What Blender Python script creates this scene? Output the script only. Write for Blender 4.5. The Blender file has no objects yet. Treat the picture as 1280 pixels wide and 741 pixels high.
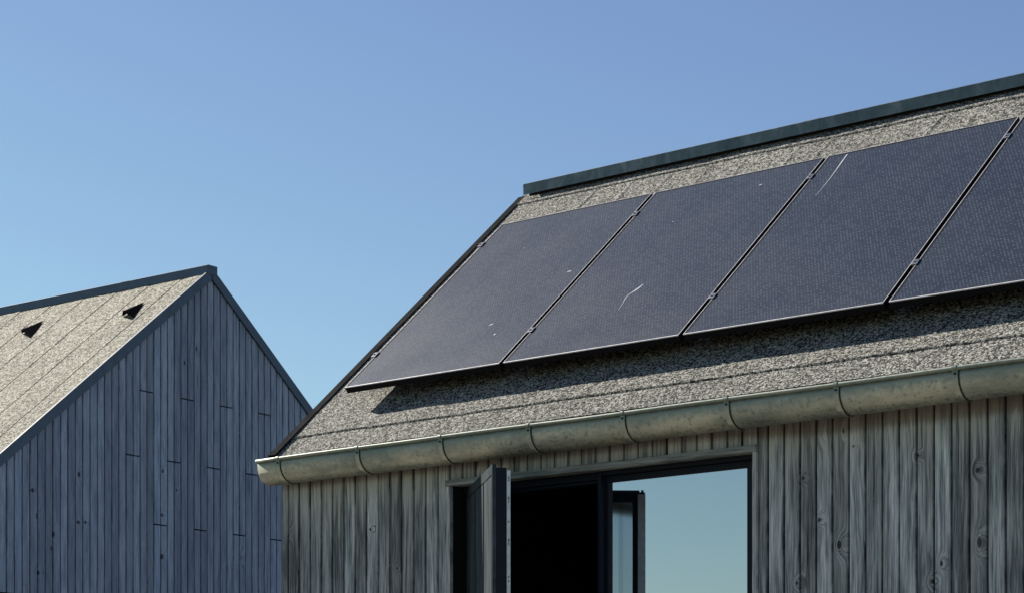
import bpy, math, random
from mathutils import Vector, Matrix, noise
random.seed(7)
R = math.radians
scene = bpy.context.scene
col = scene.collection

# ------------------------------------------------------------------ camera numbers
EYE = 1.5
F_PX, HORIZON = 2723.1, 978.57
# near house frame: x = along the eave (to the right), y = away from the camera, z up from the ground
TH = 0.6828
HX, HY, ZE = -1.2338, 11.3721, 1.7206 + EYE
P = 0.707                                            # roof pitch
CP, SP, TP = math.cos(P), math.sin(P), math.tan(P)
NR = 2.066                                           # ridge at y = NR
# barn
THB, PB = 0.65215, 0.68372
BX, BY, BZ = -2.7004, 19.5176, 4.5970 + EYE

# ------------------------------------------------------------------ helpers
def link(o, parent=None):
    col.objects.link(o)
    if parent is not None:
        o.parent = parent
    return o

def empty(name, loc, rot, label, cat, group=None):
    o = bpy.data.objects.new(name, None)
    o.empty_display_size = 0.3
    o.location = loc
    o.rotation_euler = rot
    o['label'] = label
    o['category'] = cat
    if group:
        o['group'] = group
    return link(o)

class MB:
    """collects polygons; each polygon has a material slot and a random value"""
    def __init__(self):
        self.v, self.f, self.m, self.r = [], [], [], []
    def poly(self, pts, m=0, r=0.0):
        b = len(self.v)
        self.v += [tuple(p) for p in pts]
        self.f.append(tuple(range(b, b + len(pts))))
        self.m.append(m); self.r.append(r)
    def mesh(self, verts, faces, m=0, r=0.0):
        b = len(self.v)
        self.v += [tuple(p) for p in verts]
        for f in faces:
            self.f.append(tuple(b + i for i in f))
            self.m.append(m); self.r.append(r)
    def box(self, a, b, m=0, r=0.0):
        (x0, y0, z0), (x1, y1, z1) = a, b
        vs = [(x0,y0,z0),(x1,y0,z0),(x1,y1,z0),(x0,y1,z0),(x0,y0,z1),(x1,y0,z1),(x1,y1,z1),(x0,y1,z1)]
        self.mesh(vs, [(0,3,2,1),(4,5,6,7),(0,1,5,4),(1,2,6,5),(2,3,7,6),(3,0,4,7)], m, r)
    def prism(self, prof, x0, x1, m=0, r=0.0, axis='x', cap=True):
        """closed profile of (a, b) swept along an axis"""
        n = len(prof)
        def at(t, q):
            return (t, q[0], q[1]) if axis == 'x' else ((q[0], t, q[1]) if axis == 'y' else (q[0], q[1], t))
        vs = [at(x0, q) for q in prof] + [at(x1, q) for q in prof]
        fs = [(i, (i+1) % n, n + (i+1) % n, n + i) for i in range(n)]
        if cap:
            fs += [tuple(range(n-1, -1, -1)), tuple(range(n, 2*n))]
        self.mesh(vs, fs, m, r)
    def build(self, name, mats, parent=None, smooth=False, bevel=0.0):
        me = bpy.data.meshes.new(name)
        me.from_pydata(self.v, [], self.f)
        mats = mats if isinstance(mats, (list, tuple)) else [mats]
        for m in mats:
            me.materials.append(m)
        me.polygons.foreach_set('material_index', self.m)
        at = me.attributes.new('rnd', 'FLOAT', 'FACE')
        at.data.foreach_set('value', self.r)
        me.validate()
        import bmesh
        bm = bmesh.new(); bm.from_mesh(me)
        bmesh.ops.recalc_face_normals(bm, faces=bm.faces)
        bm.to_mesh(me); bm.free()
        if smooth:
            me.polygons.foreach_set('use_smooth', [True] * len(me.polygons))
        me.update()
        o = bpy.data.objects.new(name, me)
        if bevel:
            md = o.modifiers.new('bevel', 'BEVEL'); md.width = bevel; md.segments = 2; md.limit_method = 'ANGLE'
        return link(o, parent)

# ------------------------------------------------------------------ node helper
class NT:
    def __init__(self, name):
        self.mat = bpy.data.materials.new(name)
        self.mat.use_nodes = True
        self.t = self.mat.node_tree
        self.bsdf = self.t.nodes['Principled BSDF']
    def put(self, sock, val):
        if isinstance(val, bpy.types.NodeSocket):
            self.t.links.new(val, sock)
        elif val is not None:
            sock.default_value = val
    def n(self, kind, **kw):
        nd = self.t.nodes.new(kind)
        for k, v in kw.items():
            setattr(nd, k, v)
        return nd
    def math(self, op, a, b=None, c=None, clamp=False):
        nd = self.n('ShaderNodeMath', operation=op); nd.use_clamp = clamp
        self.put(nd.inputs[0], a); self.put(nd.inputs[1], b)
        if c is not None: self.put(nd.inputs[2], c)
        return nd.outputs[0]
    def vec(self, op, a, b=None):
        nd = self.n('ShaderNodeVectorMath', operation=op)
        self.put(nd.inputs[0], a); self.put(nd.inputs[1], b)
        return nd.outputs['Value'] if op in ('LENGTH', 'DISTANCE', 'DOT_PRODUCT') else nd.outputs['Vector']
    def obj(self):
        return self.n('ShaderNodeTexCoord').outputs['Object']
    def attr(self, name='rnd'):
        return self.n('ShaderNodeAttribute', attribute_name=name).outputs['Fac']
    def noise(self, v, scale, detail=3, rough=.55, dist=0.0):
        nd = self.n('ShaderNodeTexNoise')
        self.put(nd.inputs['Vector'], v); nd.inputs['Scale'].default_value = scale
        nd.inputs['Detail'].default_value = detail; nd.inputs['Roughness'].default_value = rough
        nd.inputs['Distortion'].default_value = dist
        return nd.outputs['Fac']
    def voro(self, v, scale, feature='F1', rnd=1.0):
        nd = self.n('ShaderNodeTexVoronoi', feature=feature)
        self.put(nd.inputs['Vector'], v); nd.inputs['Scale'].default_value = scale
        nd.inputs['Randomness'].default_value = rnd
        return nd
    def ramp(self, fac, stops, interp='LINEAR'):
        nd = self.n('ShaderNodeValToRGB'); nd.color_ramp.interpolation = interp
        e = nd.color_ramp.elements
        while len(e) > len(stops): e.remove(e[-1])
        while len(e) < len(stops): e.new(1.0)
        for q, (p, c) in zip(e, stops):
            q.position = p
            q.color = (c, c, c, 1) if isinstance(c, (int, float)) else (*c, 1)
        self.put(nd.inputs[0], fac)
        return nd.outputs['Color']
    def mix(self, fac, a, b, blend='MIX'):
        nd = self.n('ShaderNodeMix', data_type='RGBA', blend_type=blend)
        self.put(nd.inputs[0], fac)
        self.put(nd.inputs[6], (*a, 1) if isinstance(a, tuple) and len(a) == 3 else a)
        self.put(nd.inputs[7], (*b, 1) if isinstance(b, tuple) and len(b) == 3 else b)
        return nd.outputs[2]
    def smooth(self, x, lo, hi, a=0.0, b=1.0):
        nd = self.n('ShaderNodeMapRange', interpolation_type='SMOOTHSTEP')
        self.put(nd.inputs[0], x)
        for i, val in ((1, lo), (2, hi), (3, a), (4, b)): self.put(nd.inputs[i], val)
        return nd.outputs[0]
    def sep(self, v):
        nd = self.n('ShaderNodeSeparateXYZ'); self.put(nd.inputs[0], v); return nd.outputs
    def comb(self, x, y, z):
        nd = self.n('ShaderNodeCombineXYZ')
        self.put(nd.inputs[0], x); self.put(nd.inputs[1], y); self.put(nd.inputs[2], z)
        return nd.outputs[0]
    def bump(self, h, strength, dist):
        nd = self.n('ShaderNodeBump'); nd.inputs['Strength'].default_value = strength
        nd.inputs['Distance'].default_value = dist
        self.put(nd.inputs['Height'], h)
        self.t.links.new(nd.outputs[0], self.bsdf.inputs['Normal'])
    def out(self, color=None, rough=None, metal=None, spec=None):
        b = self.bsdf.inputs
        if color is not None: self.put(b['Base Color'], (*color, 1) if isinstance(color, tuple) else color)
        if rough is not None: self.put(b['Roughness'], rough)
        if metal is not None: self.put(b['Metallic'], metal)
        if spec is not None: self.put(b['Specular IOR Level'], spec)
        return self.mat

def plain(name, c, rough=.5, metal=0.0, var=.25, scale=14.0, spec=.5):
    t = NT(name)
    k = t.noise(t.obj(), scale, 5, .6)
    lo = tuple(q * (1 - var) for q in c); hi = tuple(q * (1 + var) for q in c)
    return t.out(t.ramp(k, [(.3, lo), (.7, hi)]), t.smooth(k, .2, .8, rough * .85, min(1, rough * 1.15)), metal, spec)

def wood(name, across, c_dark, c_mid, c_light, knots=(), top=None, speck=0.0, pale=None, tone=(.7, 1.35), knot_rate=.90, spec=.25):
    """weathered vertical boards: grain, knots and rings, bleached streaks, rust stain below a wet edge"""
    t = NT(name)
    co = t.obj(); s = t.sep(co); r = t.attr()
    a, z = {'x': (s[0], s[2]), 'y': (s[1], s[2]), 'z': (s[2], s[0])}[across]
    a2 = t.math('MULTIPLY_ADD', r, 31.7, a)
    z2 = t.math('MULTIPLY_ADD', r, 57.3, z)
    # knots scattered
    kv = t.voro(t.comb(t.math('MULTIPLY', a2, 8.0), t.math('MULTIPLY', z2, 3.4), 0.0), 1.0)
    ks = t.sep(kv.outputs['Color'])
    far = t.math('MULTIPLY', t.math('LESS_THAN', ks[0], knot_rate), 9.0)
    d = t.math('ADD', t.math('MULTIPLY', kv.outputs['Distance'], t.math('MULTIPLY_ADD', ks[1], 6.0, 7.0)), far)
    for (ku, kz, ru, rz) in knots:
        q = t.vec('LENGTH', t.comb(t.math('MULTIPLY', t.math('SUBTRACT', a, ku), 1 / ru), t.math('MULTIPLY', t.math('SUBTRACT', z, kz), 1 / rz), 0.0))
        d = t.math('MINIMUM', d, q)
    near = t.smooth(d, 0.6, 4.2, 1.0, 0.0)
    wob = t.noise(t.comb(t.math('MULTIPLY', a2, 9.0), t.math('MULTIPLY', z2, 1.4), 3.0), 1.0, 3)
    warp = t.math('ADD', t.math('MULTIPLY', near, .038), t.math('MULTIPLY', wob, .05))
    g_in = t.math('ADD', a2, warp)
    g1 = t.noise(t.comb(t.math('MULTIPLY', g_in, 95.0), t.math('MULTIPLY', z2, 1.6), 0.0), 1.0, 3, .6)
    g2 = t.noise(t.comb(t.math('MULTIPLY', g_in, 330.0), t.math('MULTIPLY', z2, 7.0), 5.0), 1.0, 2, .6)
    ring = t.math('MULTIPLY', t.math('SINE', t.math('MULTIPLY', t.math('ADD', d, wob), 9.0)), t.math('MULTIPLY', t.smooth(d, .8, 3.2, 1.0, 0.0), .055))
    blot = t.noise(t.comb(t.math('MULTIPLY', a2, 16.0), t.math('MULTIPLY', z2, 2.6), 9.0), 1.0, 4, .6)
    val = t.math('ADD', t.math('ADD', t.math('MULTIPLY', g1, .40), t.math('MULTIPLY', g2, .32)), t.math('ADD', ring, t.math('MULTIPLY', blot, .34)))
    c = t.ramp(val, [(.37, c_dark), (.495, c_mid), (.64, c_light)])
    c = t.mix(1.0, c, t.ramp(r, [(0, tone[0]), (1, tone[1])]), 'MULTIPLY')
    if pale:
        pm = t.noise(t.comb(t.math('MULTIPLY', g_in, 34.0), t.math('MULTIPLY', z2, .9), 2.0), 1.0, 3, .65)
        up = t.smooth(z, top[0] - .30, top[0] - .05, 0.0, .12) if top else 0.0
        c = t.mix(t.smooth(t.math('ADD', pm, up), .54, .70, 0.0, .6), c, pale)
    if speck:
        sv = t.voro(t.comb(t.math('MULTIPLY', a2, 90.0), t.math('MULTIPLY', z2, 45.0), 0.0), 1.0)
        sp = t.math('MULTIPLY', t.smooth(sv.outputs['Distance'], .08, .22, 1.0, 0.0), t.math('GREATER_THAN', t.sep(sv.outputs['Color'])[0], .82))
        c = t.mix(t.math('MULTIPLY', sp, speck), c, (.34, .38, .38))
    c = t.mix(t.smooth(d, .45, 1.2, .88, 0.0), c, (.012, .012, .012))
    if top:
        zt, depth, tc = top
        drip = t.noise(t.comb(t.math('MULTIPLY', a2, 60.0), t.math('MULTIPLY', z, 2.0), 1.0), 1.0, 3, .6)
        big = t.noise(t.comb(t.math('MULTIPLY', a, 1.3), 0.0, 4.0), 1.0, 2)
        edge = t.math('SUBTRACT', zt, z)
        lim = t.math('MULTIPLY', t.math('MULTIPLY', drip, depth), t.smooth(a, 2.5, 3.3, .1, 1.5))
        c = t.mix(t.smooth(t.math('SUBTRACT', edge, lim), -.01, .035, .62, 0.0), c, tc)
    rm = t.smooth(val, .3, .7, .72, .95)
    t.bump(t.math('ADD', g2, t.math('MULTIPLY', g1, 1.5)), .55, .0022)
    return t.out(c, rm, 0.0, spec)

def felt(name, dark, mid, light, scale, tint):
    """mineral chip roofing felt"""
    t = NT(name)
    co = t.obj()
    w = t.vec('ADD', co, t.vec('SCALE', co, None)) if False else co
    v1 = t.voro(w, scale)
    v2 = t.voro(w, scale * 2.1)
    c1 = t.sep(v1.outputs['Color']); c2 = t.sep(v2.outputs['Color'])
    cl = t.noise(w, scale * .30, 3, .6)
    k = t.math('ADD', t.math('ADD', t.math('MULTIPLY', c1[0], .50), t.math('MULTIPLY', c2[0], .34)), t.math('MULTIPLY', cl, .11))
    c = t.ramp(k, [(.30, dark), (.48, mid), (.72, light)])
    hue = t.math('MULTIPLY', c1[1], .5)
    c = t.mix(hue, c, t.mix(1.0, c, tint, 'MULTIPLY'))
    big = t.noise(w, 2.3, 4, .6)
    c = t.mix(1.0, c, t.ramp(big, [(.3, .84), (.7, 1.1)]), 'MULTIPLY')
    h = t.math('ADD', t.math('MULTIPLY', t.math('SUBTRACT', 1.0, v1.outputs['Distance']), .6), t.math('MULTIPLY', c1[2], .5))
    t.bump(h, .3, .0022)
    return t.out(c, .92, 0.0, .2)

# ------------------------------------------------------------------ materials
def Zr(z): return z + ZE
house_knots = [(3.361,-.704,.014,.022),(4.008,-.446,.011,.014),(3.846,-.815,.0085,.014),(3.263,-.591,.010,.012),(3.183,-.405,.008,.010),
               (3.431,-.292,.006,.007),(3.735,-.361,.009,.010),(3.802,-.886,.010,.012),(3.151,-.855,.008,.010),(.83,-.648,.007,.009),(.645,-.44,.010,.010),(3.381,-.222,.006,.014)]
M = {}
M['wood'] = wood('weathered_larch', 'x', (.022,.029,.033), (.185,.206,.212), (.57,.585,.57),
                 [(u, Zr(z), a, b) for u, z, a, b in house_knots], top=(Zr(-.17), .06, (.10,.058,.036)), speck=.6, pale=(.58,.58,.54), tone=(.55,1.45))
M['lintel_wood'] = wood('weathered_lintel_board', 'z', (.040,.048,.050), (.165,.182,.180), (.36,.38,.36), speck=.4, tone=(.8, 1.2), knot_rate=.97)
M['door_wood_shaded'] = wood('shade_toned_door_boards', 'x', (.018,.023,.027), (.042,.054,.062), (.085,.105,.115), tone=(.7, 1.3), spec=.02)  # boards toned darker to stand in for shade on the open leaf
barn_knots = [(-2.029,-2.187,.020,.022),(-1.983,-2.393,.014,.03),(-1.97,-2.86,.018,.022),(-1.53,-2.0,.018,.03),(-1.539,-2.403,.022,.018),(-1.46,-2.396,.016,.018),
              (-.569,-1.863,.015,.02),(-.405,-2.013,.012,.015),(-.308,-.877,.014,.02),(-.578,-2.612,.02,.03),(-.578,-2.249,.012,.02),(-.161,-.727,.012,.03),(-1.808,-2.528,.015,.03)]
M['barn_wood'] = wood('skylit_blue_board', 'y', (.072,.100,.145), (.182,.230,.308), (.310,.365,.450),
                      [(n, BZ + z, a, b) for n, z, a, b in barn_knots], tone=(.76, 1.20), knot_rate=.88)  # grey boards with the blue of skylit shade put into the colour
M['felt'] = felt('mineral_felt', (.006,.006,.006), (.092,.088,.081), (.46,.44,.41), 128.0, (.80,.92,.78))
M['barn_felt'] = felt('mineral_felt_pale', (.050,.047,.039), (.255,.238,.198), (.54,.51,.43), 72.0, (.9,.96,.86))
M['dark_gap'] = plain('dark_backing', (.005,.0055,.007), .95, 0, .2, 14, .05)
def ridge_mat():
    t = NT('weathered_zinc_dark'); s = t.sep(t.obj())
    k = t.noise(t.comb(t.math('MULTIPLY', s[0], 9.0), t.math('MULTIPLY', s[1], 3.0), t.math('MULTIPLY', s[2], 6.0)), 1.0, 5, .65, .6)
    f = t.noise(t.comb(t.math('MULTIPLY', s[0], 40.0), s[1], t.math('MULTIPLY', s[2], 8.0)), 1.0, 3, .6)
    c = t.ramp(k, [(.3, (.062,.090,.100)), (.5, (.105,.142,.155)), (.68, (.20,.225,.24))])
    c = t.mix(t.smooth(f, .5, .72, 0.0, .4), c, (.045,.07,.10))
    return t.out(c, .5, .25)
M['ridge'] = ridge_mat()
M['barn_ridge'] = plain('dark_blue_sheet_metal', (.055,.085,.130), .5, .3, .25, 6.0)
M['rake'] = plain('dark_blue_painted_board', (.050,.085,.125), .6, 0, .2, 9.0)
M['verge'] = plain('black_verge_metal', (.004,.0045,.007), .95, 0, .25, 14, .03)
M['frame_dark'] = plain('navy_black_window_frame', (.006,.009,.020), .5, 0, .2, 14, .2)
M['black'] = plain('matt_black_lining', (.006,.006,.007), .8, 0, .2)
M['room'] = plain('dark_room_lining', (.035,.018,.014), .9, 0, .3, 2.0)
M['black_alu'] = plain('black_anodised_frame', (.004,.004,.007), .6, 0, .2, 14, .12)
M['lip'] = plain('frame_edge_aluminium', (.55,.55,.58), .45, .3, .15, 30)
M['steel'] = plain('clamp_steel', (.24,.25,.27), .4, .8, .2, 40)
M['dropping'] = plain('pale_dropping', (.36,.40,.43), .8, 0, .25, 60)

def zinc():
    t = NT('patinated_zinc')
    co = t.obj(); s = t.sep(co)
    a = t.noise(t.comb(t.math('MULTIPLY', s[0], 3.0), t.math('MULTIPLY', s[1], 9.0), t.math('MULTIPLY', s[2], 9.0)), 1.0, 5, .65)
    b = t.noise(co, 46.0, 4, .7)
    c = t.ramp(a, [(.32, (.24,.27,.235)), (.52, (.45,.45,.375)), (.70, (.68,.64,.52))])
    c = t.mix(t.smooth(b, .54, .68, 0.0, .6), c, (.13,.145,.115))
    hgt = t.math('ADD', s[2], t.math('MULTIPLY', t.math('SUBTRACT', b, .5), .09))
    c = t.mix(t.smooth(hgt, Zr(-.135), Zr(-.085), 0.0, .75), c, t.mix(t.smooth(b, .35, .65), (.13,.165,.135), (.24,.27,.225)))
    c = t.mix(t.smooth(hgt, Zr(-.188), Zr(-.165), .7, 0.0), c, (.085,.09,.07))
    f = t.voro(co, 210.0)
    sp = t.math('MULTIPLY', t.smooth(f.outputs['Distance'], .12, .32, 1.0, 0.0), t.math('GREATER_THAN', t.sep(f.outputs['Color'])[0], .80))
    c = t.mix(t.math('MULTIPLY', sp, .6), c, (.08,.085,.07))
    t.bump(t.math('ADD', a, t.math('MULTIPLY', b, .35)), .25, .004)
    return t.out(c, t.smooth(b, .3, .7, .40, .64), .45, .5)
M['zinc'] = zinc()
M['zinc_dark'] = plain('gutter_dark_metal', (.018,.022,.02), .6, .2)

def cells():
    """black solar glass with fine rows of solder dots and a dusty film"""
    t = NT('solar_cell_glass')
    co = t.obj(); s = t.sep(co)
    px, py = .0165, .0165
    row = t.math('FLOOR', t.math('DIVIDE', s[1], py))
    sh = t.math('MULTIPLY', t.math('MODULO', row, 2.0), .5)
    fx = t.math('SUBTRACT', t.math('FRACT', t.math('ADD', t.math('DIVIDE', s[0], px), sh)), .5)
    fy = t.math('SUBTRACT', t.math('FRACT', t.math('DIVIDE', s[1], py)), .5)
    d = t.vec('LENGTH', t.comb(fx, fy, 0.0))
    wn = t.n('ShaderNodeTexWhiteNoise', noise_dimensions='2D')
    cell = t.comb(t.math('FLOOR', t.math('ADD', t.math('DIVIDE', s[0], px), sh)), row, 0.0)
    t.put(wn.inputs['Vector'], cell)
    dot = t.math('MULTIPLY', t.smooth(d, .17, .36, 1.0, 0.0), t.smooth(wn.outputs['Value'], .05, .9, .12, 1.0))
    film = t.noise(co, 1.9, 5, .6)
    dust = t.noise(co, 150.0, 3, .7)
    c = t.ramp(film, [(.3, (.008,.012,.020)), (.7, (.0105,.015,.023))])
    c = t.mix(t.math('MULTIPLY', dot, .7), c, (.115,.135,.165))
    c = t.mix(t.smooth(dust, .55, .8, 0.0, .25), c, (.08,.085,.095))
    t.bump(t.math('ADD', dot, t.math('MULTIPLY', dust, .2)), .08, .002)
    t.bsdf.inputs['Coat Weight'].default_value = .15
    t.bsdf.inputs['Coat Roughness'].default_value = .12
    return t.out(c, t.smooth(film, .3, .7, .355, .385), 0.0, .42)
M['cells'] = cells()

def mirror_glass(name, tint, base):
    """sun-protection glazing: a strongly reflecting coat over a dark pane"""
    t = NT(name)
    k = t.noise(t.obj(), 1.3, 2)
    t.bump(k, .02, .01)
    t.bsdf.inputs['Metallic'].default_value = 1.0
    return t.out(tint, .015)
M['glass'] = mirror_glass('coated_window_glass', (.57,.585,.625), (.01,.01,.01))

def strip_mat():
    t = NT('pale_lock_strip')
    s = t.sep(t.obj())
    return t.out(t.ramp(t.noise(t.obj(), 30, 4), [(.3, (.42,.42,.43)), (.7, (.56,.56,.56))]), .38, .7)
M['strip'] = strip_mat()
def door_glass():
    t = NT('coated_door_glass')
    return t.out(t.ramp(t.attr(), [(0, (.22,.28,.27)), (.5, (.66,.74,.72)), (1, (.90,.94,.92))]), .10, 1.0)
M['door_glass'] = door_glass()

def ground_mat():
    t = NT('pale_gravel_ground')
    co = t.obj()
    a = t.noise(co, .25, 6, .6); b = t.noise(co, 28.0, 4, .7)
    c = t.ramp(a, [(.35, (.125,.118,.094)), (.65, (.19,.178,.142))])
    c = t.mix(t.smooth(b, .4, .7, 0.0, .4), c, (.09,.08,.06))
    t.bump(b, .5, .02)
    return t.out(c, .95, 0.0, .2)
M['ground'] = ground_mat()

# ------------------------------------------------------------------ ground
g = MB()
Nn = 72
ringv = [(0, 0, 0)]
rad = [6, 14, 30, 60, 140, 400, 1500]
for k, rr in enumerate(rad):
    for i in range(Nn):
        a = 2 * math.pi * i / Nn
        ringv.append((rr * math.cos(a), 12 + rr * math.sin(a), 0.0))
ringv[0] = (0, 12, 0)
fs = [(0, 1 + i, 1 + (i + 1) % Nn) for i in range(Nn)]
for k in range(len(rad) - 1):
    for i in range(Nn):
        j = (i + 1) % Nn
        fs.append((1 + k*Nn + i, 1 + (k+1)*Nn + i, 1 + (k+1)*Nn + j, 1 + k*Nn + j))
g.mesh(ringv, fs)
gr = g.build('ground', M['ground'])
gr['kind'] = 'structure'

# ------------------------------------------------------------------ boards
def board_run(mb, fixed, outward, a0, pitch, n, z0, top, axis, gap=.006, thick=.02, m=0, cuts=None, jit=.0012, rnd=None, gaps=.006):
    """vertical boards side by side. top(a) gives the top height; cuts(i) gives joint heights or forbidden z ranges"""
    for i in range(n):
        lo, hi = a0 + i * pitch + gap / 2, a0 + (i + 1) * pitch - gap / 2
        segs = [(z0, None)]
        if cuts:
            segs = cuts(i, lo, hi)
        off = random.uniform(-jit, jit)
        for zb, zt in segs:
            r = random.random() if rnd is None else rnd(i)
            tl = top(lo) if zt is None else zt
            th = top(hi) if zt is None else zt
            if min(tl, th) <= zb: continue
            f = fixed + outward * (thick + off)            # outer face coordinate
            b = fixed
            c = .0025
            prof = [(lo, b), (lo, f - outward * c), (lo + c, f), (hi - c, f), (hi, f - outward * c), (hi, b)]
            hs = [tl, tl, tl + (th - tl) * c / (hi - lo), th - (th - tl) * c / (hi - lo), th, th]
            def pt(q, z): return (q[0], q[1], z) if axis == 'x' else (q[1], q[0], z)
            vs = [pt(q, zb) for q in prof] + [pt(q, h) for q, h in zip(prof, hs)]
            k = len(prof)
            fsx = [(j, (j + 1) % k, k + (j + 1) % k, k + j) for j in range(k)] + [tuple(range(k)), tuple(range(k, 2 * k))]
            mb.mesh(vs, fsx, m, r)

# =================================================================== NEAR HOUSE
house = empty('timber_house', (HX, HY, 0), (0, 0, -TH),
              'timber house with grey weathered boards, zinc gutter and speckled roof under solar panels', 'house')
LEN = 8.2                     # length along the eave
DEP = 2 * NR                  # depth
WN = .03                      # outer face of the front boards
# ---- front wall
fw = MB()
U_L, U_R = 1.169, 2.955       # opening with its trims
Z_LIN = Zr(-.238)
pitch = .0795
u_start = .061 - pitch * .72
def front_top(a): return Zr(-.012)
def front_cuts(i, lo, hi):
    mid = (lo + hi) / 2
    if U_L < mid < U_R - .004:
        return [(Z_LIN, None)]
    return [(.02, None)]
# corner board then boards measured off the picture
edges = [.004, .061] + [.061 + pitch * (k + 1) for k in range(14)]
edges = [.004] + [.061 + pitch * k for k in range(15)]           # up to 1.174
k0 = 1.174
edges += [1.174 + (2.952 - 1.174) / 22 * (k + 1) for k in range(22)]
edges += [3.004]
while edges[-1] < LEN - .1:
    edges.append(edges[-1] + .0805)
edges.append(LEN - .01)
for i in range(len(edges) - 1):
    gap = .0108
    board_run(fw, WN + .02, -1, edges[i], edges[i+1] - edges[i], 1, .02, front_top, 'x', gap=gap, cuts=lambda j, lo, hi: front_cuts(j, lo, hi), thick=.02, jit=.0016)
# dark backing behind the boards, with the opening left free
fw.box((.012, WN + .0205, .02), (U_L + .012, WN + .05, Zr(-.02)), 1)
fw.box((U_R - .012, WN + .0205, .02), (LEN - .012, WN + .05, Zr(-.02)), 1)
fw.box((U_L + .012, WN + .0205, Zr(-.236)), (U_R - .012, WN + .05, Zr(-.02)), 1)
fw.build('front_wall', [M['wood'], M['dark_gap']], house)
# ---- other walls
for x, s in ((.02, -1), (LEN - .02, 1)):
    gw = MB()
    n = int((DEP - .06) / pitch)
    def gtop(a): return ZE - .05 + TP * min(a, DEP - a)
    board_run(gw, x - s * .02, s, .055, pitch, n - 1, .02, gtop, 'y', gap=.0075)
    gw.poly([(x - s*.021, .056, .02), (x - s*.021, DEP - .056, .02), (x - s*.021, DEP - .056, ZE - .05), (x - s*.021, NR, ZE - .06 + NR * TP), (x - s*.021, .056, ZE - .05)], 1)
    gw.build('gable_wall', [M['wood'], M['dark_gap']], house)
bw = MB()
board_run(bw, DEP - .05, 1, .012, pitch, int(LEN / pitch), .02, front_top, 'x', gap=.0075)
bw.box((.05, DEP - .08, .02), (LEN - .05, DEP - .0505, Zr(-.02)), 1)
bw.build('back_wall', [M['wood'], M['dark_gap']], house)
# ---- room behind the opening
rm = MB()
x0, x1, y0, y1, z0, z1 = .12, 4.6, .20, 3.9, .06, Zr(-.12)
rm.poly([(x0,y0,z0),(x1,y0,z0),(x1,y1,z0),(x0,y1,z0)])
rm.poly([(x0,y0,z1),(x1,y0,z1),(x1,y1,z1),(x0,y1,z1)], 1)
rm.poly([(x0,y1,z0),(x1,y1,z0),(x1,y1,z1),(x0,y1,z1)])
rm.poly([(x0,y0,z0),(x0,y1,z0),(x0,y1,z1),(x0,y0,z1)])
rm.poly([(x1,y0,z0),(x1,y1,z0),(x1,y1,z1),(x1,y0,z1)])
ZH = Zr(-.262)                                                   # head of the opening
rm.box((x0, .185, z0), (1.19, .20, z1), 1)
rm.box((2.945, .185, z0), (x1, .20, z1), 1)
rm.box((1.19, .185, ZH), (2.945, .20, z1), 1)
rm.build('room_lining', [M['room'], M['black']], house)

# ---- roof: front slope as a fine sheet of mineral felt with two laps
def roof_front():
    mb = MB()
    svals = [-.03 + .009 * i for i in range(19)]                  # to .132
    svals += [.138, .1415]
    svals += [.15 + .009 * i for i in range(48)]                  # to .573
    s = .65
    while s < 2.0: svals.append(s); s += .07
    svals += [2.02 + .0107 * i for i in range(54)]                 # to 2.587
    svals += [2.593, 2.5965]
    svals += [2.607 + .011 * i for i in range(11)]
    uvals = [.0] + [.006 + .0095 * i for i in range(478)]          # to 4.54
    u = uvals[-1]
    while u < LEN - .06: u += .06; uvals.append(u)
    folds = []
    q = .35
    while q < LEN:
        folds.append((q + random.uniform(-.03, .03), random.uniform(.35, 1.0), random.uniform(-.1, .1))); q += random.uniform(.24, .33)
    ns = noise.noise
    verts = []
    for s in svals:
        for u in uvals:
            lap1 = .140 + .006 * ns((u * 1.6, 3.1, 0)) + .003 * ns((u * 9, 1.7, 0))
            lap2 = 2.595 + .004 * ns((u * 1.6, 8.1, 0))
            ss = s
            if abs(s - .138) < 1e-6: ss = lap1 - .0012
            elif abs(s - .1415) < 1e-6: ss = lap1
            elif abs(s - 2.593) < 1e-6: ss = lap2 - .0012
            elif abs(s - 2.5965) < 1e-6: ss = lap2
            k = .0
            if s > .1405: k += .0065
            if s > 2.595: k += .006
            fine = s < .6 or s > 2.0
            if fine:
                k += .0016 * ns((u * 20, ss * 20, 1.0)) + .0006 * ns((u * 60, ss * 60, 4.0)) + .003 * ns((u * 4, ss * 4, 9.0))
                if 2.0 < s < 2.58:
                    for fu, fa, fl in folds:
                        dd = abs(u - fu - fl * (s - 2.4))
                        if dd < .03: k += .007 * fa * math.exp(-(dd / .011) ** 2)
            verts.append((u, ss * CP - k * SP, ZE + ss * SP + k * CP))
    W = len(uvals)
    faces = []
    for i in range(len(svals) - 1):
        for j in range(W - 1):
            faces.append((i*W + j, i*W + j + 1, (i+1)*W + j + 1, (i+1)*W + j))
    mb.mesh(verts, faces)
    # the deck under the felt
    def L(s, k): return (s * CP - k * SP, ZE + s * SP + k * CP)
    mb.prism([L(-.028, -.012), L(2.715, -.012), L(2.68, -.05), L(.01, -.05)], .004, LEN - .004, 1)
    mb.poly([(0.001, *L(-.03, 0)), (LEN - .02, *L(-.03, 0)), (LEN - .02, *L(-.028, -.012)), (0.001, *L(-.028, -.012))], 1)
    return mb
rf = roof_front().build('roof_slope', [M['felt'], M['verge']], house, smooth=True)
rb = MB()
def LB(s, k): return (DEP - s * CP + k * SP, ZE + s * SP + k * CP)
rb.prism([LB(-.03, 0), LB(2.716, 0), LB(2.68, -.05), LB(.01, -.05)], .004, LEN - .004)
rb.build('roof_slope', M['felt'], house)
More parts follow.
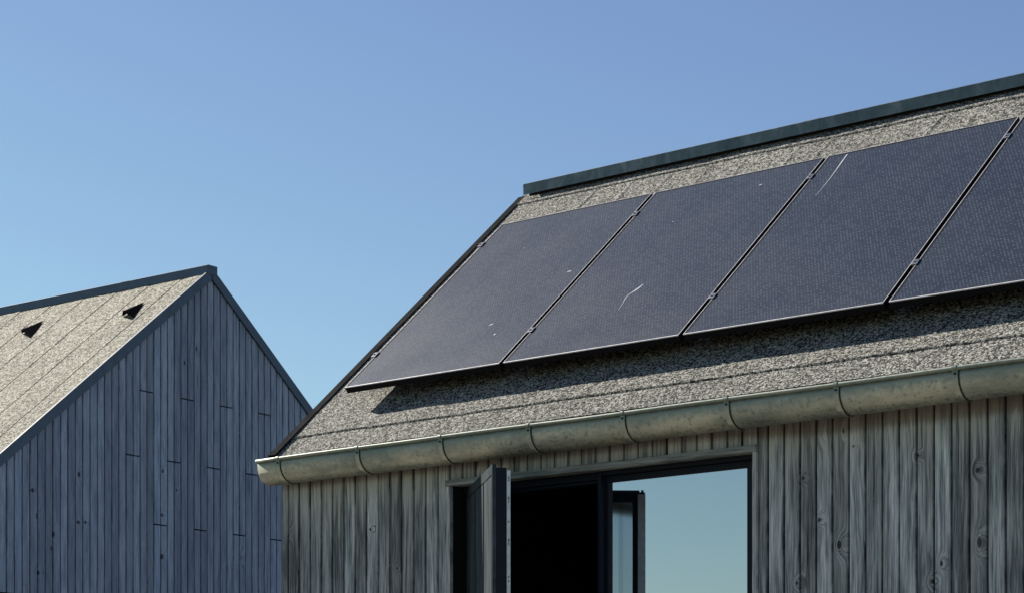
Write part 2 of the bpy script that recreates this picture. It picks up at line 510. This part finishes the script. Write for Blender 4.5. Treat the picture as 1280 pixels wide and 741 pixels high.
# ---- verge trims (black) on both rakes
for xa, xb in ((-.022, .030), (LEN - .03, LEN + .022)):
    vt = MB()
    vt.prism([( -.035*CP - .014*SP, ZE - .035*SP + .014*CP), (2.70*CP - .014*SP, ZE + 2.70*SP + .014*CP),
              (2.70*CP + .10*SP, ZE + 2.70*SP - .10*CP), (-.035*CP + .10*SP, ZE - .035*SP - .10*CP)], xa, min(xb, xa + .02) if xa < 0 else xb)
    if xa < 0:
        vt.prism([(-.035*CP - .014*SP, ZE - .035*SP + .014*CP), (2.70*CP - .014*SP, ZE + 2.70*SP + .014*CP),
                  (2.70*CP - .0105*SP, ZE + 2.70*SP + .0105*CP), (-.035*CP - .0105*SP, ZE - .035*SP + .0105*CP)], xa + .0201, xb)
    vt.build('verge_trim', M['verge'], house)
vt = MB()                                                           # back rake of the left gable
vt.prism([LB(-.03, .014), LB(2.70, .014), LB(2.70, -.10), LB(-.03, -.10)], -.021, -.003)
vt.build('verge_trim', M['verge'], house)
# ---- ridge cap: folded sheet lengths with raised laps
rc = MB()
zc0, zc1 = ZE + 1.757, ZE + 1.822
rc.prism([(NR - .068, zc0), (NR - .070, zc1 - .004), (NR - .064, zc1), (NR, zc1 + .006), (NR + .064, zc1), (NR + .070, zc1 - .004), (NR + .068, zc0),
          (NR + .064, zc0), (NR + .060, zc1 - .008), (NR - .060, zc1 - .008), (NR - .064, zc0)], .052, LEN + .02)
for u in (1.98, 3.98, 5.98):
    rc.prism([(NR - .0695, zc0 - .001), (NR - .0716, zc1 - .004), (NR - .065, zc1 + .0015), (NR, zc1 + .0075), (NR + .065, zc1 + .0015), (NR + .0716, zc1 - .004), (NR + .0695, zc0 - .001),
              (NR + .0675, zc0 - .001), (NR + .0685, zc1 - .005), (NR, zc1 + .003), (NR - .0685, zc1 - .005), (NR - .0675, zc0 - .001)], u, u + .10)
rc.build('ridge_cap', M['ridge'], house)
rs = MB()                                                           # dark batten under the cap
rs.box((.07, NR - .035, ZE + 1.70), (LEN, NR + .035, zc1 - .012))
rs.build('ridge_batten', M['black'], house)

# ---- gutter: half round zinc with a rolled front bead
G0, G1 = .048, LEN + .05
RG, GC, GZ = .089, -.089, Zr(-.094)                                # radius, centre y, centre z
RIM = Zr(-.066)
gm = MB()
prof = [(GC - RG, RIM)]
for k in range(0, 25):
    a = math.pi + math.pi * k / 24
    prof.append((GC + RG * math.cos(a), GZ + RG * math.sin(a)))
prof.append((GC + RG, RIM + .03))
inner = []
for (y, z) in reversed(prof):
    inner.append((GC + (y - GC) * .975, GZ + (z - GZ) * .975 if z < GZ else z))
segs = 60
def sweep(mb, prof, x0, x1, n, m=0, wob=0.0):
    k = len(prof); vs = []
    for i in range(n + 1):
        x = x0 + (x1 - x0) * i / n
        dz = wob * noise.noise((x * 1.1, 0, 5))
        for y, z in prof: vs.append((x, y, z + dz))
    fs = []
    for i in range(n):
        for j in range(k):
            fs.append((i*k + j, i*k + (j+1) % k, (i+1)*k + (j+1) % k, (i+1)*k + j))
    fs += [tuple(range(k)), tuple(n*k + j for j in range(k))]
    mb.mesh(vs, fs, m)
sweep(gm, prof + inner, G0, G1, segs, 0, .006)
bead = [(GC - RG - .004 + .0095 * math.cos(2*math.pi*k/12), RIM + .0095 * math.sin(2*math.pi*k/12)) for k in range(12)]
sweep(gm, bead, G0 - .004, G1 + .004, segs, 0, .006)
# end caps
for x in (G0 + .002, G1 - .004):
    pr = [(GC + (y - GC) * .97, GZ + (z - GZ) * .97) for y, z in prof[:-1]]
    gm.prism(pr, x, x + .002)
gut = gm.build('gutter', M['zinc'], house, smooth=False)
for p_ in gut.data.polygons:
    p_.use_smooth = len(p_.vertices) == 4
# brackets
ub = [.199, .751, 1.295, 1.834, 2.374, 2.928, 3.471, 4.017]
while ub[-1] + .545 < LEN: ub.append(ub[-1] + .545)
br0 = None
for u in ub:
    if br0 is None:
        b = MB()
        ro = RG + .0045; ri = RG + .001
        outer = [(GC - ro, RIM - .006)] + [(GC + ro * math.cos(math.pi + math.pi*k/24), GZ + ro * math.sin(math.pi + math.pi*k/24)) for k in range(22)]
        inn = [(GC - ri, RIM - .006)] + [(GC + ri * math.cos(math.pi + math.pi*k/24), GZ + ri * math.sin(math.pi + math.pi*k/24)) for k in range(22)]
        b.prism(outer + inn[::-1], -.012, .012, 0)
        ro2 = RG + .0022
        outer2 = [(GC - ro2, RIM - .012)] + [(GC + ro2 * math.cos(math.pi + math.pi*k/24), GZ + ro2 * math.sin(math.pi + math.pi*k/24)) for k in range(22)]
        b.prism(outer2 + inn[::-1], .0122, .0185, 1)  # thin dark strip along one side of the band
        # clip over the bead
        clip = [(GC - RG - .004 + .0122 * math.cos(a), RIM + .0122 * math.sin(a)) for a in [math.pi * (1.25 - k * .125) for k in range(11)]]
        clip_i = [(GC - RG - .004 + .0098 * math.cos(a), RIM + .0098 * math.sin(a)) for a in [math.pi * (1.25 - k * .125) for k in range(11)]]
        b.prism(clip + clip_i[::-1], -.009, .009, 0)
        # rivet
        rv = [(.0055 * math.cos(2*math.pi*k/10), RIM - .022 + .0055 * math.sin(2*math.pi*k/10)) for k in range(10)]
        b.prism(rv, GC - RG - .009, GC - RG - .003, 1, axis='y')
        br0 = b.build('gutter_bracket', [M['zinc'], M['zinc_dark']], gut)
        br0.location.x = u
    else:
        c = br0.copy(); link(c, gut); c.location.x = u
# sideways offset follows the gutter's own slight sag
for c in gut.children:
    c.location.z = .006 * noise.noise((c.location.x * 1.1, 0, 5))

# ---- trims round the opening
lt = MB()
lt.prism([(.004, Zr(-.270)), (.004, Zr(-.2415)), (.012, Zr(-.2395)), (.16, Zr(-.2395)), (.16, Zr(-.262)), (.02, Zr(-.270))], U_L - .004, U_R + .002, 0, .62)
lt.build('lintel_trim', M['lintel_wood'], house)
for a, b in ((U_L - .001, U_L + .021), (2.935, 2.954)):
    jt = MB(); jt.box((a, .012, .03), (b, .034, Zr(-.2705)), 0, .8)
    jt.build('jamb_trim', M['wood'], house)
for a, b in ((1.172, 1.1945), (2.93, 2.955)):
    jb = MB(); jb.box((a, .0345, .03), (b, .19, ZH - .012))
    jb.build('reveal', M['black'], house)
# head frame above the opening (dark)
hf = MB()
hf.box((1.195, .105, Zr(-.300)), (2.03, .184, ZH - .003), 0)
hf.box((1.195, .128, Zr(-.314)), (2.03, .184, Zr(-.3002)), 0)
hf.build('head_frame', M['frame_dark'], house)

# ---- fixed leaf on the right: dark sash with coated pane
win = MB()
ZT, ZB_ = Zr(-.262) - .003, .10
sx0, sx1 = 2.034, 2.926
def ring(mb, x0, x1, z0, z1, w, y0, y1, m=0, wt=None):
    wt = wt or w
    mb.box((x0, y0, z0), (x0 + w, y1, z1), m)
    mb.box((x1 - w, y0, z0), (x1, y1, z1), m)
    mb.box((x0 + w, y0 + .0006, z1 - wt), (x1 - w, y1 - .0006, z1), m)
    mb.box((x0 + w, y0 + .0006, z0), (x1 - w, y1 - .0006, z0 + wt), m)
def frame_of(mb, x0, x1, z0, z1, wl, wr, wt, y0, y1):
    mb.box((x0, y0, z0), (x0 + wl, y1, z1)); mb.box((x1 - wr, y0, z0), (x1, y1, z1))
    mb.box((x0 + wl, y0 + .0006, z1 - wt), (x1 - wr, y1 - .0006, z1)); mb.box((x0 + wl, y0 + .0006, z0), (x1 - wr, y1 - .0006, z0 + .07))
frame_of(win, sx0, sx1, ZB_, ZT, .020, .024, .022, .086, .165)
frame_of(win, sx0 + .0202, sx1 - .0242, ZB_ + .0242, ZT - .0222, .0158, .066, .0305, .123, .155)
wf = win.build('fixed_window', M['frame_dark'], house, bevel=.002)
pn = MB(); pn.box((2.060, .133, .16), (2.870, .141, Zr(-.308)))
pn.build('window_pane', M['glass'], wf)

# ---- open leaf on the left, hinged at the left jamb and swung outwards
LW, LA = .87, R(-42.0)
leaf = MB()
zt_leaf = Zr(-.275)
hinge = (1.196, .13)
rot = Matrix.Translation((hinge[0], hinge[1], 0)) @ Matrix.Rotation(LA, 4, 'Z')
# cladding: top rail, free-edge stile, hinge stile and boards
cl = MB()
cl.box((0, 0, .14), (.018, .018, zt_leaf), 0, .4)
cl.box((LW - .012, 0, .14), (LW, .018, zt_leaf + .0015), 0, .55)
cl.box((.0185, .001, zt_leaf - .045), (LW - .0205, .018, zt_leaf), 0, .25)
nb = 3
wbd = (LW - .0385) / nb
for i in range(nb):
    cl.box((.019 + i * wbd + .018, .002, .14), (.019 + (i + 1) * wbd - .018, .018, zt_leaf - .050), 0, [.2, .55, .35, .7][i])
cl.box((.02, .0135, .15), (LW - .022, .0175, zt_leaf - .01), 1)
lf = MB()
zt_f = Zr(-.290)
ring(lf, 0.002, LW + .002, .14, zt_f, .062, .0186, .066, 0, .052)
lf_o = lf.build('open_door', M['frame_dark'], house, bevel=.002)
lf_o.matrix_local = rot
clo = cl.build('door_cladding', [M['door_wood_shaded'], M['dark_gap']], lf_o)
lp = MB(); q = .065
for wd, rr in ((.11,.3),(.012,.0),(.11,.6),(.012,.1),(.11,.5),(.012,0),(.11,.8),(.03,.35),(.11,.55),(.02,.2),(.04,.9),(.022,.45),(.06,.7),(.03,.2)):
    lp.box((q, .052 - .006 * rr, .22), (min(q + wd, LW - .0605), .0655, zt_f - .0525), 0, rr); q += wd
    if q > LW - .061: break
lp.build('door_pane', M['door_glass'], lf_o)
# rebate with pale lock strip
lr = MB()
ring(lr, .03, LW - .036, .17, Zr(-.300), .022, .0665, .080, 0, .042)
lr.build('rebate_frame', M['frame_dark'], lf_o)
ls = MB()
zs = Zr(-.302)
ls.box((LW - .0355, .0665, .18), (LW + .0015, .0835, zs), 0)
for k, dz in enumerate((.03, .042, .12, .128, .14, .23, .31, .318, .33, .48, .50, .66, .84, 1.02, 1.04, 1.30)):
    ls.box((LW + .0012, .0725, zs - dz - .006), (LW + .0024, .0785, zs - dz), 1)
ls.build('lock_strip', [M['strip'], M['black']], lf_o)

# ---- mounting rails and hooks under the panels
def roof_pt(u, s, k): return Vector((u, s * CP - k * SP, ZE + s * SP + k * CP))
SB, PL, PW, PG, UP, HT = .3757, 1.698, 1.04, .027, .301, .125
for s in (.695, 1.845):
    rl = MB()
    q = [roof_pt(0, s - .02, .052), roof_pt(0, s + .02, .052), roof_pt(0, s + .02, .089), roof_pt(0, s - .02, .089)]
    rl.prism([(v.y, v.z) for v in q], UP - .015, UP + 4 * PW + 3 * PG + .03)
    u = UP + .2
    while u < UP + 4 * PW:
        q = [roof_pt(0, s - .018, .0), roof_pt(0, s + .018, .0), roof_pt(0, s + .018, .0515), roof_pt(0, s - .018, .0515)]
        rl.prism([(v.y, v.z) for v in q], u, u + .04)
        u += .8
    rl.build('mounting_rail', M['black_alu'], house)

# =================================================================== SOLAR PANELS
RM = Matrix.Translation((HX, HY, 0)) @ Matrix.Rotation(-TH, 4, 'Z')
p_labels = ['black solar panel next to the left roof edge, flecked with small white specks',
            'second black solar panel from the left roof edge, bearing a short curved pale streak',
            'third black solar panel from the left, a thin pale scratch near its top edge',
            'rightmost black solar panel, cut off by the right side of the picture']
K0, K1 = .090, HT                                         # underside and top of the frame above the felt
frame_me = glass_me = lip_me = clamp_me = None
def blob(mb, pts, widths, z0, th=.0012):
    """a thin irregular smear following a path"""
    L_, R_ = [], []
    for i, (p, w) in enumerate(zip(pts, widths)):
        a = Vector(pts[max(i-1, 0)]); b = Vector(pts[min(i+1, len(pts)-1)])
        d = (b - a).normalized(); n = Vector((-d.y, d.x))
        L_.append(Vector(p) + n * w); R_.append(Vector(p) - n * w)
    pr = [(v.x, v.y) for v in L_] + [(v.x, v.y) for v in reversed(R_)]
    mb.prism(pr, z0, z0 + th, axis='z')
smears = {
 0: [([(1.232,1.281),(1.246,1.285),(1.257,1.280)], [.003,.006,.002]), ([(1.000,.815),(1.012,.824),(1.022,.826)], [.003,.006,.003]), ([(1.104,.700),(1.110,.708)], [.006,.007]), ([(.694,1.686),(.700,1.69)], [.003,.003])],
 1: [([(1.884,.978),(1.878,.958),(1.868,.930),(1.850,.902)], [.0015,.005,.007,.003]), ([(1.850,.902),(1.840,.872),(1.846,.838),(1.856,.800),(1.866,.737)], [.003,.0025,.002,.0014,.0008]), ([(2.112,1.888),(2.121,1.895)], [.005,.005]), ([(1.70,1.648),(1.706,1.653)], [.003,.003])],
 2: [([(2.552,2.05),(2.556,1.98),(2.562,1.90),(2.567,1.80),(2.568,1.70),(2.566,1.62)], [.0035,.004,.003,.002,.0012,.0008])],
}
for i in range(4):
    u0 = UP + i * (PW + PG)
    o = empty('solar_panel', (0, 0, 0), (P, 0, -TH), p_labels[i], 'solar panel', 'solar panels in a row on the roof')
    o.location = RM @ roof_pt(u0, SB, 0)
    if i == 0:
        fr = MB()
        e = .012
        fr.box((0, 0, K0), (PW, e, K1 - .0015)); fr.box((0, PL - e, K0), (PW, PL, K1 - .0015))
        fr.box((0, e, K0), (e, PL - e, K1 - .0015)); fr.box((PW - e, e, K0), (PW, PL - e, K1 - .0015))
        fr.box((e, e, K0 + .002), (PW - e, PL - e, K0 + .006))
        fro = fr.build('panel_frame', M['black_alu'], o)
        lp_ = MB(); w = .0032; t0, t1 = K1 - .0013, K1 + .0004
        lp_.box((0, -.001, t0 - .003), (PW, .0055, t1)); lp_.box((0, PL - w, t0), (PW, PL, t1))
        lp_.box((0, w, t0), (w, PL - w, t1)); lp_.box((PW - w, w, t0), (PW, PL - w, t1))
        lpo = lp_.build('frame_edge', M['lip'], fro)
        gl = MB(); gl.box((e + .0005, e + .0005, K1 - .006), (PW - e - .0005, PL - e - .0005, K1 - .0022))
        glo = gl.build('cell_glass', M['cells'], o)
        cm = MB()
        cm.box((-.022, -.022, K1 + .001), (-.003, .022, K1 + .004)); cm.box((-.020, -.020, .0895), (-.008, .020, K1 + .0008))
        cm.box((-.003, -.022, K1 + .001), (.008, .022, K1 + .004))
        cm.prism([(-.0125 + .0055*math.cos(a), .0055*math.sin(a)) for a in [k*math.pi/3 for k in range(6)]], K1 + .004, K1 + .009, axis='z')
        for s in (.695, 1.845):
            if s == .695: cl0 = cm.build('panel_clamp', M['steel'], o); cl0.location.y = s - SB
            else:
                c = cl0.copy(); link(c, o); c.location.y = s - SB
    else:
        f2 = fro.copy(); link(f2, o)
        c = lpo.copy(); link(c, f2)
        g2 = glo.copy(); link(g2, o)
        g2.data = g2.data.copy()
        for s in (.695, 1.845):
            c = cl0.copy(); link(c, o); c.location.y = s - SB + random.uniform(-.02, .02)
    for pts, ws in smears.get(i, []):
        sm = MB(); blob(sm, [(a - u0, b - SB) for a, b in pts], ws, K1 - .0021)
        sm.build('dropping', M['dropping'], o)

# =================================================================== BARN
barn = empty('barn', (BX - .015 * math.cos(THB), BY + .015 * math.sin(THB), 0), (0, 0, -THB), 'dark boarded barn, blue-grey in the shade, with a steep pale roof and two small black roof vents', 'barn')
CB, SBn, TB = math.cos(PB), math.sin(PB), math.tan(PB)
HALF, BL = 4.0, 14.0
# gable boards (plane x = 0, boards stand proud towards +x)
gb = MB()
bp = .0812
n0 = -int(HALF / bp)
rows = [(-1.195, -.842), (-1.767, -1.000), (-2.337, -.673)]
def bjoints(c):
    z = []
    for zr, st in rows:
        for k in range(-0, 4):
            a = st + k * .4887
            if a < c < a + .158: z.append(BZ + zr)
    if -2.42 < c < -2.25: z.append(BZ - 3.05)
    return sorted(z)
def btop(a): return BZ - .045 - TB * abs(a - .008)
tone = {}
for i in range(n0, -n0):
    a0 = .056 + i * bp
    c = a0 + bp / 2
    js = bjoints(c)
    zs_ = [.02] + js + [None]
    def cuts(j, lo, hi):
        out = []
        for k in range(len(zs_) - 1):
            out.append((zs_[k] + (.006 if k else 0), None if zs_[k+1] is None else zs_[k+1] - .006))
        return out
    rr = random.random()
    board_run(gb, -.02, 1, a0, bp, 1, .02, btop, 'y', gap=.0135, thick=.022, cuts=cuts, jit=.0018, rnd=lambda j: min(1, max(0, rr + random.uniform(-.12, .12))))
gb.poly([(-.0202, -HALF + .03, .02), (-.0202, HALF - .03, .02), (-.0202, HALF - .03, BZ - .06 - TB * HALF), (-.0202, 0, BZ - .05), (-.0202, -HALF + .03, BZ - .06 - TB * HALF)], 1)
gb.build('gable_wall', [M['barn_wood'], M['dark_gap']], barn)
# the other three walls
ow = MB()
ze_b = BZ - TB * HALF
for s in (-1, 1):
    n = int((BL - .1) / (bp * 2))
    board_run(ow, s * (HALF - .06), s, -BL + .05, bp * 2, n, .02, lambda a: ze_b - .02, 'x', gap=.0085, thick=.022)
    ow.poly([(-.03, s * (HALF - .0605), .02), (-BL + .03, s * (HALF - .0605), .02), (-BL + .03, s * (HALF - .0605), ze_b), (-.03, s * (HALF - .0605), ze_b)], 1)
ow.build('side_wall', [M['barn_wood'], M['dark_gap']], barn)
ew = MB()
board_run(ew, -BL + .04, -1, -HALF + .05, bp * 2, int(2 * HALF / (bp * 2)) - 1, .02, lambda a: BZ - .06 - TB * abs(a), 'y', gap=.0085, thick=.022)
ew.poly([(-BL + .045, -HALF + .05, .02), (-BL + .045, HALF - .05, .02), (-BL + .045, HALF - .05, ze_b), (-BL + .045, 0, BZ - .07), (-BL + .045, -HALF + .05, ze_b)], 1)
ew.build('gable_wall', [M['barn_wood'], M['dark_gap']], barn)
# roof slopes; the near one as sheets lapped side by side
XO = .010                                                    # the roof's edge over the gable
def BP(s, k, side=-1): return (.008 + side * (-s * CB + k * SBn) * 1.0, BZ + s * SBn + k * CB)   # s <= 0 runs down
br = MB()
seams = [-.30, -.72, -1.15, -1.60, -2.06, -2.50]
while seams[-1] > -BL + .5: seams.append(seams[-1] - .44)
sl = -(HALF + .12) / CB
svals = [0.0, -.06, -.064] + [-.064 - .06 * (k + 1) for k in range(60)]
svals = [s for s in svals if s > sl] + [sl]
xs = []
prev = XO
for q in seams + [-BL + .02]:
    n = max(3, int((prev - q) / (.03 if q > -3.6 else .2)))
    for k in range(n + 1):
        x = prev + (q - prev) * k / n
        xs.append((x, (prev, q), k, n))
    prev = q
verts, faces = [], []
for s in svals:
    for (x, (pa, qa), k, n) in xs:
        wv = .006 * noise.noise((pa * 3.3, s * 1.2, 0)) if k == 0 else (.006 * noise.noise((qa * 3.3, s * 1.2, 0)) if k == n else 0)
        if x > XO - .001 or x < -BL + .03: wv = 0
        t = k / n
        kk = .0035 * (1 - t) + (.006 if s > -.062 else 0)            # every sheet rises towards its far edge over the next
        kk += .003 * noise.noise((x * 14, s * 14, 2)) + .004 * noise.noise((x * 3, s * 3, 2))
        y, z = BP(s, kk)
        verts.append((x + wv + (-.0015 if k == n else 0), y, z))
W = len(xs)
for i in range(len(svals) - 1):
    for j in range(W - 1):
        faces.append((i*W + j, i*W + j + 1, (i+1)*W + j + 1, (i+1)*W + j))
br.mesh(verts, faces)
q = [BP(0, -.02), BP(sl + .02, -.02), BP(sl + .06, -.06), BP(-.02, -.06)]
br.prism(q, XO - .004, -BL - .02, 1)
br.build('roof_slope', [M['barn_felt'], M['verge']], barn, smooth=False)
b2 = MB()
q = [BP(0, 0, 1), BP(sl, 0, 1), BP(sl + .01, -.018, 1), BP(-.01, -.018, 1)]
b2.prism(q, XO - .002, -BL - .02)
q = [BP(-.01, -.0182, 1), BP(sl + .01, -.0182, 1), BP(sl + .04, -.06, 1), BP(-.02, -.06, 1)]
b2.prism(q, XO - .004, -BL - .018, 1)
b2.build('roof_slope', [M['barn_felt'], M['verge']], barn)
# rake boards on the visible gable
for side in (-1, 1):
    rk = MB()
    s0 = -.005
    q = [BP(s0 - .0, .012, side), BP(sl - .01, .012, side), BP(sl - .01, -.070 if side < 0 else -.064, side), BP(s0 - (.070 if side < 0 else .064) * TB, -.070 if side < 0 else -.064, side)]
    rk.prism(q, XO + .0005, XO + .018)
    q2 = [BP(s0, .012, side), BP(sl - .01, .012, side), BP(sl - .01, .0145, side), BP(s0, .0145, side)]
    rk.prism(q2, XO - .006, XO + .0185)
    rk.build('rake_board', M['rake'], barn, bevel=.002)
# ridge cap
rc = MB()
c0, c1 = BZ - .046, BZ + .034
prof = [(-.055, c0), (-.055, c1 - .003), (-.050, c1), (.062, c1), (.067, c1 - .003), (.067, c0)]
rc.prism(prof, XO + .024, -BL - .05)
for u in (-1.0, -3.0, -5.0, -7.0, -9.0):
    rc.prism([(-.0575, c0 - .001), (-.0575, c1 - .002), (-.051, c1 + .002), (.063, c1 + .002), (.0695, c1 - .002), (.0695, c0 - .001)], u, u - .1)
rc.build('ridge_cap', M['barn_ridge'], barn, bevel=.002)
# two cowl vents on the near slope: a ridge from the apex to a raised open mouth
def vent(ap, lf_, rt, name='roof_vent'):
    v = MB()
    def W_(u, s, k):
        y, z = BP(s, k); return Vector((u, y, z))
    A_ = W_(ap[0], ap[1], .012); Lf = W_(lf_[0], lf_[1], .008); Rt = W_(rt[0], rt[1], .008)
    mid = ((lf_[0] + rt[0]) / 2, (lf_[1] + rt[1]) / 2)
    T = W_(mid[0] - .02, mid[1], .072)
    # outer skin, inner skin and the dark throat set back from the mouth
    ins = .012
    cen = (A_ + Lf + Rt + T) / 4
    def inn(p_): return p_ + (cen - p_).normalized() * ins
    v.poly([A_, Lf, T]); v.poly([A_, T, Rt])
    v.poly([inn(A_), inn(Lf), inn(T)], 1); v.poly([inn(A_), inn(T), inn(Rt)], 1)
    v.poly([Lf, T, inn(T), inn(Lf)]); v.poly([T, Rt, inn(Rt), inn(T)])
    back = lambda p_: p_ + (A_ - p_) * .25
    v.poly([back(inn(Lf)), back(inn(T)), back(inn(Rt))], 1)
    return v.build(name, [M['verge'], M['verge']], barn)
vent((-1.834, -.442), (-1.963, -.647), (-1.715, -.781))
vent((-.453, -.468), (-.528 - .03, -.706 + .01), (-.340, -.776))

# =================================================================== light, sky, camera
sun_el, sun_az = R(34.4), R(-48.0)                          # azimuth from +Y towards +X
sd = Vector((math.cos(sun_el) * math.sin(sun_az), math.cos(sun_el) * math.cos(sun_az), math.sin(sun_el)))
sl_ = bpy.data.lights.new('sun', 'SUN'); sl_.energy = 5.0; sl_.angle = R(.53); sl_.color = (1.0, .93, .82)
so = bpy.data.objects.new('sun', sl_); link(so)
so.rotation_euler = sd.to_track_quat('Z', 'Y').to_euler(); so.location = sd * 60
w = bpy.data.worlds.new('World'); scene.world = w; w.use_nodes = True
nt = w.node_tree
sky = nt.nodes.new('ShaderNodeTexSky'); sky.sky_type = 'NISHITA'; sky.sun_disc = False
sky.sun_elevation = sun_el; sky.sun_rotation = sun_az
sky.altitude = 0; sky.air_density = 1.0; sky.dust_density = .15; sky.ozone_density = 1.5
bg = nt.nodes['Background']; bg.inputs['Strength'].default_value = .05
hs = nt.nodes.new('ShaderNodeHueSaturation'); hs.inputs['Saturation'].default_value = 1.0; hs.inputs['Value'].default_value = .94
tint = nt.nodes.new('ShaderNodeMix'); tint.data_type = 'RGBA'; tint.blend_type = 'MULTIPLY'; tint.inputs[0].default_value = 1.0
geo = nt.nodes.new('ShaderNodeTexCoord'); sx = nt.nodes.new('ShaderNodeSeparateXYZ'); nt.links.new(geo.outputs['Generated'], sx.inputs[0])
mr = nt.nodes.new('ShaderNodeMapRange'); ad = nt.nodes.new('ShaderNodeMath'); ad.operation = 'MULTIPLY_ADD'; nt.links.new(sx.outputs[0], ad.inputs[0]); ad.inputs[1].default_value = .35; nt.links.new(sx.outputs[2], ad.inputs[2])
nt.links.new(ad.outputs[0], mr.inputs[0]); mr.inputs[1].default_value = .06; mr.inputs[2].default_value = .40
gm_ = nt.nodes.new('ShaderNodeMix'); gm_.data_type = 'RGBA'; nt.links.new(mr.outputs[0], gm_.inputs[0])
gm_.inputs[6].default_value = (.98, 1.10, 1.02, 1); gm_.inputs[7].default_value = (.99, 1.01, 1.16, 1)
nt.links.new(gm_.outputs[2], tint.inputs[7])
nt.links.new(sky.outputs[0], hs.inputs['Color']); nt.links.new(hs.outputs[0], tint.inputs[6])
nt.links.new(tint.outputs[2], bg.inputs['Color'])

cam = bpy.data.cameras.new('camera'); co_ = bpy.data.objects.new('camera', cam); link(co_)
co_.location = (0, 0, EYE); co_.rotation_euler = (R(90), 0, 0)
cam.sensor_fit = 'HORIZONTAL'; cam.sensor_width = 36; cam.lens = F_PX / 1280 * 36
cam.shift_y = (HORIZON - 370.5) / 1280; cam.clip_start = .1; cam.clip_end = 5000
scene.camera = co_
scene.view_settings.view_transform = 'Standard'; scene.view_settings.look = 'None'
scene.view_settings.exposure = 1.0; scene.view_settings.gamma = 1
